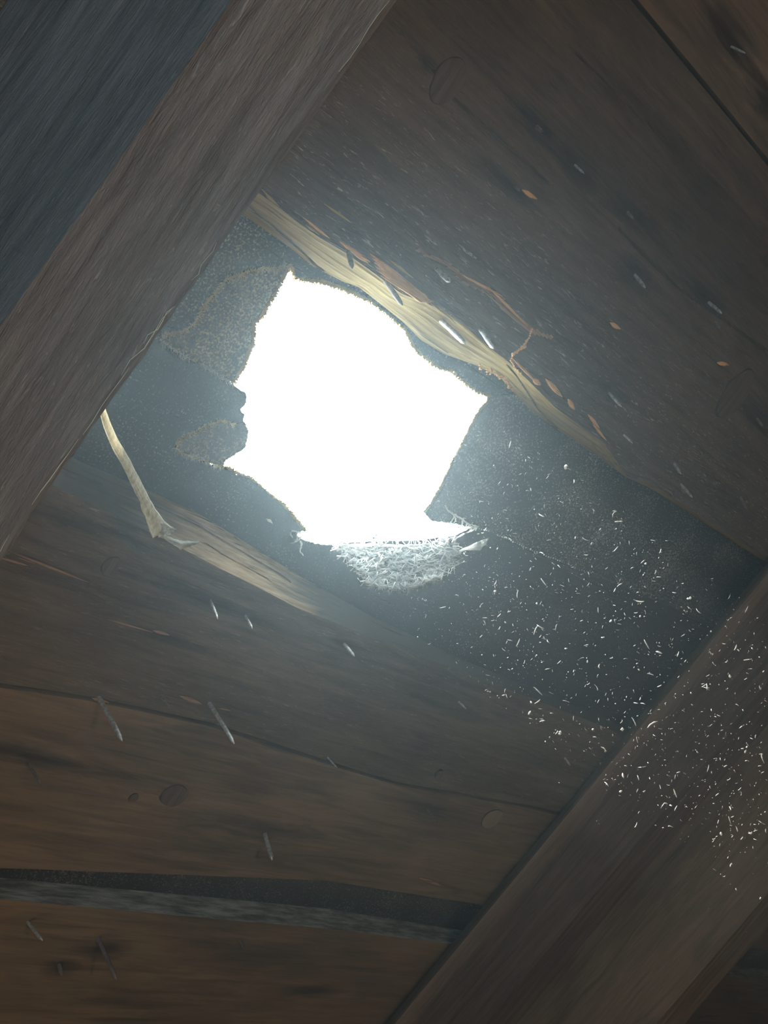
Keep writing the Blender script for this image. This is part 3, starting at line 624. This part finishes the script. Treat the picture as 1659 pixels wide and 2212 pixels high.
for par, ls in ((boardD, ((232, 1338, 330, 1366, 2.2), (330, 1362, 366, 1372, 4), (30, 1195, 190, 1258, 3), (0, 1205, 60, 1222, 3), (40, 1205, 76, 1218, 1.2))), (boardE, ((198, 1508, 236, 1518, 5), (388, 1503, 436, 1521, 5), (472, 1530, 498, 1535, 2))), (boardE, ((905, 1896, 960, 1916, 4),))):
    for (x0, y0, x1, y1, w_) in ls:
        xm, ym = (x0 + x1) / 2, (y0 + y1) / 2
        blob_flake(par, [(x0, y0, .5), ((x0 + xm) / 2, (y0 + ym) / 2, w_ * .8), (xm, ym, w_), ((x1 + xm) / 2, (y1 + ym) / 2, w_ * .7), (x1, y1, .5)], 0, M['tan'], sd=x0, flat=.3, h=.0006)
for (x, y, dx, dy) in ((1128, 410, 32, 20), (1318, 697, 22, 14), (1549, 783, 26, 6)):
    blob_flake(plankA, [(x, y, 1), (x + dx * .3, y + dy * .3, 5), (x + dx * .6, y + dy * .65, 5), (x + dx, y + dy, 1)], 0, M['orange'], sd=x, flat=.8, h=.002)

# ------------------------------------------------------------------ roofing nails
NAILS = [  # base, tip, material, half width px, label, group
    ((213, 1508), (264, 1601), 'nail', 6, 'long pale nail at the left of the pair on the board with the dark knot'),
    ((452, 1520), (506, 1607), 'nail', 6, 'long ridged pale nail, right of the pair on the board with the dark knot'),
    ((452, 1296), (470, 1337), 'nail', 4, 'thin bright nail below the lit lower edge, left of two'),
    ((529, 1330), (545, 1358), 'nail', 4, 'thin bright nail below the lit lower edge, right of two'),
    ((743, 1390), (766, 1418), 'nail', 5, 'short bright nail alone below the fibre flap'),
    ((338, 1496), (367, 1530), 'rust', 4, 'faint dark nail between the two long pale nails'),
    ((63, 1650), (87, 1692), 'rust', 4, 'dull dark nail at the left edge beside the knotted board top'),
    ((572, 1802), (588, 1858), 'nail', 7, 'blurred stubby nail above the dark gap at the bottom'),
    ((61, 1992), (92, 2032), 'nail', 5, 'greyish nail just under the dusty board edge in the lower left corner'),
    ((212, 2028), (252, 2116), 'rust', 6, 'long bent dark nail on the lowest board'),
    ((128, 2084), (134, 2108), 'rust', 6, 'stubby dark nail beside the long bent one on the lowest board'),
    ((519, 2030), (528, 2052), 'rust', 4, 'short faint nail under the dusty board edge, middle of the bottom'),
    ((708, 1635), (728, 1658), 'nail', 3, 'small nail in the shadowed seam under the hazy board'),
    ((992, 1515), (1007, 1531), 'nail', 3, 'small nail point in the greenish haze below the hole'),
    ((922, 1748), (946, 1778), 'rust', 4, 'dark nail left of the pale round knot'),
    ((1220, 1638), (1232, 1654), 'nail', 4, 'small nail close to the lower right rafter'),
    ((1316, 848), (1343, 879), 'nail', 4, 'thin pale nail right of the splintered edge, slanting down'),
    ((1347, 940), (1367, 958), 'nail', 3, 'small tan nail near the tapering end of the broken edge'),
    ((1455, 1001), (1471, 1024), 'nail', 5, 'thick pale nail beyond the tip of the broken edge, upper of two'),
    ((1470, 1046), (1496, 1075), 'nail', 5, 'thick tan nail beyond the tip of the broken edge, lower of two'),
    ((1600, 1075), (1614, 1100), 'rust', 6, 'dim thick nail among the dust at the right edge'),
    ((1371, 595), (1394, 622), 'nail', 5, 'grey nail in a dark hollow in the middle of the wide board'),
    ((1530, 654), (1559, 677), 'nail', 5, 'grey nail lying along the long crack near the right edge'),
    ((1545, 698), (1556, 714), 'rust', 4, 'dark nail point just below the long crack near the right edge'),
    ((1158, 272), (1172, 285), 'rust', 5, 'dark nail point in a row, nearest the round knot'),
    ((1243, 356), (1262, 375), 'nail', 3, 'thin curved nail in a row, second from the round knot'),
    ((1356, 460), (1369, 474), 'rust', 4, 'dark nail point in a row, third from the round knot'),
    ((1580, 100), (1610, 115), 'nail', 3, 'slim bright nail near the top right corner'),
    ((1635, 905), (1648, 922), 'rust', 5, 'dim nail at the right edge below the big knot'),
    ((950, 586), (972, 609), 'nail', 7, 'flat pale nail stub in the dark groove above the broken edge'),
    ((752, 541), (761, 580), 'rust', 6, 'black nail over the broken edge, left of the orange splinters'),
    ((838, 615), (869, 659), 'rust', 6, 'black nail with a bright side over the broken edge, under the orange splinters'),
    ((967, 706), (1005, 742), 'nail', 7, 'stout bright nail over the broken edge, middle of the row'),
    ((1041, 717), (1067, 753), 'nail', 7, 'stout tan nail over the broken edge, last before the crumb string'),
    ((1112, 404), (1124, 413), 'rust', 4, 'dark nail point beside an orange wood chip on the wide board'),
]
for (b, tp, mt, hw, lab) in NAILS:
    hb = 0.0
    base = px(b[0], b[1], hb); best = None
    for h in np.arange(.004, .034, .0005):
        q = px(tp[0], tp[1], h); dd = (q.xy - base.xy).length - .25 * h
        if best is None or dd < best[0]: best = (dd, q)
    tip = best[1]; r = hw * .00021
    bdir = (tip - base).normalized(); start = base - bdir * .014
    tb = TB(); n = 12; jit = Vector((random.uniform(-1, 1), random.uniform(-1, 1), 0)) * .0004
    pts = [start.lerp(tip, i / n) + jit * math.sin(math.pi * i / n) for i in range(n + 1)]
    tb.tube(pts, lambda s, r=r: r * ((1 + .07 * math.sin(s * 60)) if s < .93 else max(.25, (1 - s) / .07)), 8)
    tag(tb.build('roofing_nail', M[mt]), lab, 'nail', 'nail points coming through the roof boards')

# ------------------------------------------------------------------ cobweb-thin crumbs on boards and the dust in the sunbeam
HOLE = TOPE + RGT[1:] + [(960, 1130), (985, 1158), (800, 1166), (742, 1178)] + LWE[::-1] + FL[:1] + [(525, 912), (533, 870), (530, 850), (500, 828)] + LFT[::-1][1:]
HP = [px(x, y, H0) for x, y in HOLE]
def inside(poly, x, y):
    c = False; n = len(poly)
    for i in range(n):
        x1, y1 = poly[i][0], poly[i][1]; x2, y2 = poly[(i + 1) % n][0], poly[(i + 1) % n][1]
        if (y1 > y) != (y2 > y) and x < (x2 - x1) * (y - y1) / (y2 - y1) + x1: c = not c
    return c
DENS = [(930, 880), (1380, 990), (1659, 1030), (1659, 1800), (1560, 1900), (1300, 1700), (1150, 1580), (900, 1380), (880, 1290), (1000, 1230), (930, 1120)]
def mote():
    """a random point of the air that the sunbeam through the hole crosses"""
    while True:
        u, v = random.uniform(.33, .60), random.uniform(-.005, .14)
        if not inside(HP, u, v): continue
        tt = .37 * random.random() ** .8 + .012; p = Vector((u, v, -H0)) + SUN_LOCAL * tt / abs(SUN_LOCAL.z)
        x, y = topx(p)
        if x > 1700 or y > 2230 or not inside(DENS, x, y) and random.random() > .04: continue
        k = (p - Vector((0, 0, -DIST))).length; w_ = (k / .75) ** 1.5 * (1.0 if x > 1000 else .5)
        if random.random() < w_: return p
def fleck(tb, p, r, L):
    d = Vector((random.gauss(0, 1), random.gauss(0, 1), random.gauss(0, 1))).normalized(); bend = Vector((random.gauss(0, 1), random.gauss(0, 1), random.gauss(0, 1))) * L * .12
    tb.tube([p - d * L, p - d * L * .4 + bend, p + d * L * .4 + bend, p + d * L], lambda s: r * max(.25, math.sin(math.pi * (.1 + .8 * s))), 4)
tb = TB()
for _ in range(2000):
    p = mote(); r = .000105 * math.exp(random.gauss(0, .45)); fleck(tb, p, r, r * random.choice((1.2, 2, 3, 5, 8)))
tag(tb.build('floating_dust', M['dust']), 'swarm of tiny bright dust specks drifting in the sunbeam right of the hole', 'dust', kind='stuff')
for i in range(36):
    tb = TB(); p = mote(); r = .00042 * math.exp(random.gauss(0, .3)); fleck(tb, p, r, r * random.choice((1.3, 1.5, 2.5)))
    tag(tb.build('dust_fleck', M['dust']), 'large bright dust fleck drifting in the light below and right of the hole', 'dust', 'large dust flecks in the sunbeam')

# ------------------------------------------------------------------ dusty attic air, thickened to imitate lens glare round the hole
s = NT('dusty_glare_air'); vs_ = s.n('ShaderNodeVolumeScatter'); vs_.inputs['Color'].default_value = (.82, .96, 1, 1); vs_.inputs['Density'].default_value = .20; vs_.inputs['Anisotropy'].default_value = .82
s.l(vs_.outputs[0], s.out.inputs['Volume'])
def zr(y, off=.004): return (ROOF @ Vector((0, 0, 0))).z - (y - (ROOF @ Vector((0, 0, 0))).y) * SP / CP - off / CP
yr = RIDGE.y; prof = [(-2.50, .02), (1.57, .02), (1.57, zr(1.57)), (yr, zr(yr)), (-2.50, zr(2 * yr + 2.50))]
hv = [(x, y, z) for x in (-1.19, 2.69) for y, z in prof]
hz = link('dusty_glare_air', hv, [(0, 1, 2, 3, 4), (9, 8, 7, 6, 5)] + [(i, (i + 1) % 5, (i + 1) % 5 + 5, i + 5) for i in range(5)], s.m, frame=W4)
tag(hz, 'faint dusty haze with added lens glare filling the attic air under the hole', 'haze', kind='stuff')
